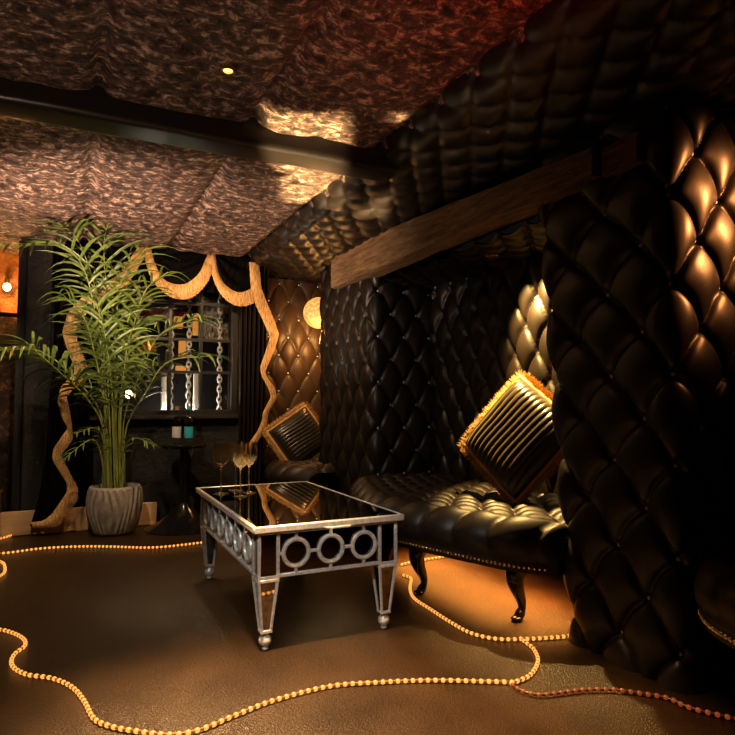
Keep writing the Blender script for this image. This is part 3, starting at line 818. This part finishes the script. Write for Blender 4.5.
# ------------------------------------------------------------------ cushions
def cushion(c, u, v, side, label, nr=13, amp=.012, thick=.085, fur_len=.052, group='black cushions with gold fur edging'):
    c, u, v = Vector(c), Vector(u).normalized(), Vector(v); v = (v - u * v.dot(u)).normalized(); w = u.cross(v)
    if w.dot(CAM - c) < 0: w = -w
    root = thing('cushion', c, label, 'cushion', group); h = side / 2
    def shape(a, b, s):
        k = (1 - a ** 4) * (1 - b ** 4); k = max(0, k) ** .45
        pin = 1 - .06 * (1 - a * a) * b * b; pin2 = 1 - .06 * (1 - b * b) * a * a
        ru = amp * (abs(math.sin(PI * nr / 2 * (b + 1) + .5 * math.sin(a * 3 + b * 2))) ** .6) * k
        return c + u * (a * h * pin) + v * (b * h * pin2) + w * (s * (thick * k + (ru if s > 0 else 0)))
    n = 110; mb = MB()
    for s in (1, -1):
        m_ = n if s > 0 else 20
        mb.grid([[shape(-1 + 2 * i / m_, -1 + 2 * j / m_, s) for i in range(m_ + 1)] for j in range(m_ + 1)])
    mb.build('cover', 'ruched', root, smooth=180)
    mb = MB(); random.seed(int(c.x * 1000))
    per = [(t, -1) for t in lin(-1, 1, 90)] + [(1, t) for t in lin(-1, 1, 90)] + [(-t, 1) for t in lin(-1, 1, 90)] + [(-1, -t) for t in lin(-1, 1, 90)]
    cor = []
    for a, b in per:
        cor.append(shape(a, b, 1))
    mb.tube(cor, .016, 7, False)
    for (a, b), p in zip(per, cor):
        od = (u * (a if abs(a) == 1 else a * .25) + v * (b if abs(b) == 1 else b * .25)).normalized()
        for _ in range(9):
            d = (od + w * random.uniform(-.9, .9) + u * random.uniform(-.4, .4) + v * random.uniform(-.4, .4)).normalized()
            q = p + u * random.uniform(-.006, .006) + v * random.uniform(-.006, .006); e = d.cross(w if abs(d.dot(w)) < .9 else u).normalized() * .0032
            f2 = d.cross(e).normalized() * .0032; L = fur_len * random.uniform(.6, 1.1)
            mb.add([q + e, q - e * .5 + f2, q - e * .5 - f2, q + d * L], [(0, 1, 3), (1, 2, 3), (2, 0, 3)])
    mb.build('fur_trim', 'fur', root, smooth=0, fix=False)
    return root
def lin(a, b, n): return [a + (b - a) * i / (n - 1) for i in range(n)]
def cs(r, up, f): return RT * r + UP * up + FW * f
cc = CAM + ray(519, 437) * 3.12
V = cs(.05, .33, .15).normalized(); U = cs(-.26, -.08, .24); U = (U - V * U.dot(V)).normalized()
# corners lie on +-V and +-U, so the edges run along the diagonals; ribs follow the left-to-top edge
cushion(cc, (V - U), (V + U), .47, 'black ruched cushion with gold fur edging on the bow-fronted settee, spotlit')
cc = CAM + ray(300, 438) * 5.02
V = cs(.04, .30, .10).normalized(); U = cs(-.26, -.08, -.10); U = (U - V * U.dot(V)).normalized()
cushion(cc, (V - U), (V + U), .38, 'black cushion with gold fur edging in the far amber bay', amp=.005)

# ------------------------------------------------------------------ rope lights on the floor
def rope(px, label, m='rope', z=.0095, step=.0255, r=.0075):
    pts = catmull([onz(a, b, 0) + Vector((0, 0, z)) for a, b in px], .02); P = resample(pts, step)
    root = thing('rope_light', P[0], label, 'rope light', 'amber rope lights on the floor')
    MB().tube(resample(pts, .03), .0048, 6).build('cable', 'tube_dim' if m == 'rope_dim' else 'tube', root, smooth=180)
    mb = MB()
    for i, p in enumerate(P):
        t = (P[min(i + 1, len(P) - 1)] - P[max(i - 1, 0)]).normalized(); R = t.to_track_quat('X', 'Z').to_matrix()
        mb.ball(p, r, 8, 6, (1.25, 1, 1), R)
    mb.build('bulbs', m, root, smooth=180, fix=False)
rope([(-150, 596), (-80, 606), (-20, 628), (6, 633), (22, 640), (25, 648), (14, 657), (12, 668), (26, 677), (52, 681), (72, 690), (84, 704), (94, 722), (112, 730), (140, 735), (170, 738), (200, 733), (236, 718), (275, 703), (330, 689), (380, 685), (430, 683), (480, 684), (512, 685)],
     'amber rope light winding across the foreground floor from left to centre')
rope([(512, 686), (530, 678), (538, 664), (534, 652), (526, 645), (521, 641)], 'short amber rope light joining the two long ropes in front of the settee', z=.0096)
rope([(404, 577), (411, 580), (410, 590), (414, 600), (430, 611), (450, 624), (470, 635), (495, 641), (521, 641.5), (550, 640), (575, 638)], 'amber rope light curving past the table leg to the padded column')
rope([(402, 566), (420, 562), (445, 558), (470, 553), (500, 549)], 'amber rope light running back beneath the bow-fronted settee')
rope([(513, 688), (522, 694), (540, 698), (560, 696), (585, 693), (615, 693), (645, 697), (668, 701), (690, 711), (735, 722), (790, 735)], 'dim red rope light fading into the dark at lower right', 'rope_dim', z=.0097)
rope([(-140, 585), (-80, 568), (-20, 557), (10, 554), (40, 550), (75, 548), (110, 548), (150, 549), (185, 546), (230, 540), (262, 536)], 'amber rope light crossing the floor in front of the palm pot')
rope([(-90, 552), (-20, 545), (0, 540), (10, 537), (16, 533), (17, 529), (12, 527)], 'short amber rope light by the wooden steps at far left')
rope([(-24, 561), (0, 563), (5, 570), (1, 577), (-20, 584), (-70, 590)], 'amber rope light looping at the left edge below the palm')

# ------------------------------------------------------------------ lamps
c = ony(7, 287, 5.50)
g = thing('wall_lamp', c, 'glowing orange wall lamp at the left edge beside the velvet pilaster', 'lamp')
a, b = ony(-40, 311, 5.62), ony(40, 246, 5.62)
mb = MB(); mb.box((a.x, 5.60, a.z), (b.x, 5.63, b.z), bev=.006); mb.build('lit_patch', velvet('lit_amber_velvet', (.30, .10, .02), (.50, .20, .05), (.75, .38, .12), 16, (1, 1, 1), .35, .7, .7), g)  # added panel, its orange painted for the patch lit around the bulb
MB().ball(c, .028, 18, 12, (1, 1, 1.15)).build('glass_bulb', emis('lamp_bulb', (1, .66, .30), 9), g, smooth=180)
MB().lathe([(.016, .025), (.018, .07), (.010, .08)], 14, c).build('socket', 'brass', g)
MB().tube([c + Vector((0, 0, .075)), c + Vector((0, .05, .085)), Vector((c.x, 5.605, c.z + .085))], .006, 8).build('arm', 'brass', g)
mb = MB(); mb.box((-2.4, 5.63, 0), (-.05, 5.70, 2.2)); struct(mb.build('wall_alcove', velvet('copper_velvet', (.006, .004, .003), (.06, .028, .014), (.45, .24, .12), 14, (1, 1, 1), .42, .68, .8)), 'copper flecked velvet wall of the alcove at left', 'wall')
c_al = c.copy()
c2 = ony(319, 313, 4.93)
g = thing('globe_sconce', c2, 'small glowing amber globe lamp on the far buttoned wall', 'lamp')
MB().ball(c2, .135, 36, 24).build('shade', 'globe', g, smooth=180)
MB().tube([c2 + Vector((0, .12, 0)), Vector((c2.x, YW + .01, c2.z))], .02, 12).build('bracket', 'brass', g)
def downlight(c, label, r=.03, lens='lens'):
    g = thing('downlight', c, label, 'light')
    MB().lathe([(r * 1.7, .014), (r * 1.7, .0), (r * 1.55, -.006), (r * 1.05, -.004), (r, .004), (r, .02)], 28, c).build('bezel', 'brass', g)
    MB().lathe([(r, .003), (0, .001)], 20, c).build('lens', lens, g)
    return g
L0 = Vector((.46, 2.20, 2.088)); DL = onz(228, 70, 2.09)
downlight(DL, 'small recessed downlight glowing orange in the velvet ceiling', .016)
bayl = Vector((2.06, 2.70, 1.735))
downlight(bayl, 'recessed downlight in the bay ceiling above the cushion', .025)

def light(kind, name, loc, e, c, size=.05, to=None, angle=None, blend=.5, sz2=None):
    ld = bpy.data.lights.new(name, kind); ld.energy = e; ld.color = c
    if kind == 'AREA':
        ld.size = size
        if sz2: ld.shape = 'RECTANGLE'; ld.size_y = sz2
    else: ld.shadow_soft_size = size
    if kind == 'SPOT': ld.spot_size = math.radians(angle); ld.spot_blend = blend
    o = bpy.data.objects.new(name, ld); col.objects.link(o); o.location = loc
    if to is not None: o.rotation_euler = (Vector(to) - Vector(loc)).to_track_quat('-Z', 'Y').to_euler()
    return o
WARM = (1, .58, .24); AMB = (1, .45, .12); PEACH = (1, .66, .46)
light('SPOT', 'ceiling_spot', DL - Vector((0, 0, .02)), 1150, WARM, .045, DL + Vector((.07, -.24, -1)), 62, .8)
light('SPOT', 'bay_spot', bayl - Vector((0, 0, .015)), 400, (1, .60, .18), .02, (2.30, 2.40, .9), 82, .6)
light('SPOT', 'near_bay_spot', (2.42, .95, 1.78), 120, (1, .34, .09), .09, (2.02, 1.45, 1.55), 66, .9)
light('SPOT', 'red_lamp', (.95, .75, 1.5), 22, (1, .06, .02), .03, (1.0, 1.35, 2.13), 62, .6)
light('SPOT', 'window_spot', (.75, 3.95, 2.06), 70, (1, .62, .30), .04, (.75, 4.7, .6), 155, .8)
light('SPOT', 'palm_spot', (-.1, 3.2, 2.06), 75, (1, .75, .48), .04, (.3, 4.8, .9), 60, .6)
light('POINT', 'alcove_bulb', c_al - Vector((0, .06, 0)), 9, AMB, .03)
light('SPOT', 'ceiling_fill_far', (-.75, 3.3, .95), 390, PEACH, .06, (.5, 4.15, 2.13), 84, .9)  # added unseen fill, brightens the far ceiling from below
light('SPOT', 'ceiling_fill_near', (-.6, 1.3, .6), 45, PEACH, .06, (.10, 2.0, 2.13), 76, .7)  # second unseen fill, added to lift the near ceiling
light('SPOT', 'table_front_fill', (-.25, .8, 2.05), 112, (1, .92, .80), .05, (.93, 2.4, .38), 34, .7)  # fill light added to brighten the silver table front
light('SPOT', 'partition_fill', (-.6, 1.0, 2.0), 60, (1, .88, .74), .04, (1.85, 3.75, 1.15), 30, .8)  # extra spot added for highlights on the partition padding and buttons
light('SPOT', 'glass_fill', (.35, 3.55, 2.06), 40, (1, .66, .34), .03, (.75, 3.25, .5), 44, .7)  # accent added to brighten the wine glasses, no fixture there
ld_ = light('AREA', 'under_settee_strip', (1.93, 2.70, .24), 40, (1, .36, .06), .40, (1.93, 2.70, 0), sz2=1.3); ld_.data.spread = math.radians(108)
light('POINT', 'far_globe_bulb', c2 + Vector((-.06, -.14, -.24)), 13, AMB, .06)
light('POINT', 'window_fill', (.75, YW + .34, .80), 24, (1, .88, .70), .03)  # added fill hidden below the sill, lights the chains and posts
tl = light('AREA', 'table_bounce_fill', ((TX0 + TX1) / 2, (TY0 + TY1) / 2, TZ + .006), 24, (1, .66, .30), TY1 - TY0, ((TX0 + TX1) / 2 + .22, (TY0 + TY1) / 2 - .09, 2.13), sz2=TX1 - TX0)  # added upward light standing in for the downlight mirrored by the table top
tl.data.spread = math.radians(4)

# ------------------------------------------------------------------ world, look
w = bpy.data.worlds.new('world'); scn.world = w; w.use_nodes = True
w.node_tree.nodes['Background'].inputs[0].default_value = (.9, .75, .6, 1); w.node_tree.nodes['Background'].inputs[1].default_value = .004
scn.view_settings.view_transform = 'Standard'; scn.view_settings.look = 'None'; scn.view_settings.gamma = 1; scn.view_settings.exposure = 0
scn.cycles.use_denoising = True
scn.cycles.caustics_reflective = False; scn.cycles.caustics_refractive = False
scn.cycles.max_bounces = 10; scn.cycles.glossy_bounces = 6; scn.cycles.transmission_bounces = 8; scn.cycles.transparent_max_bounces = 8
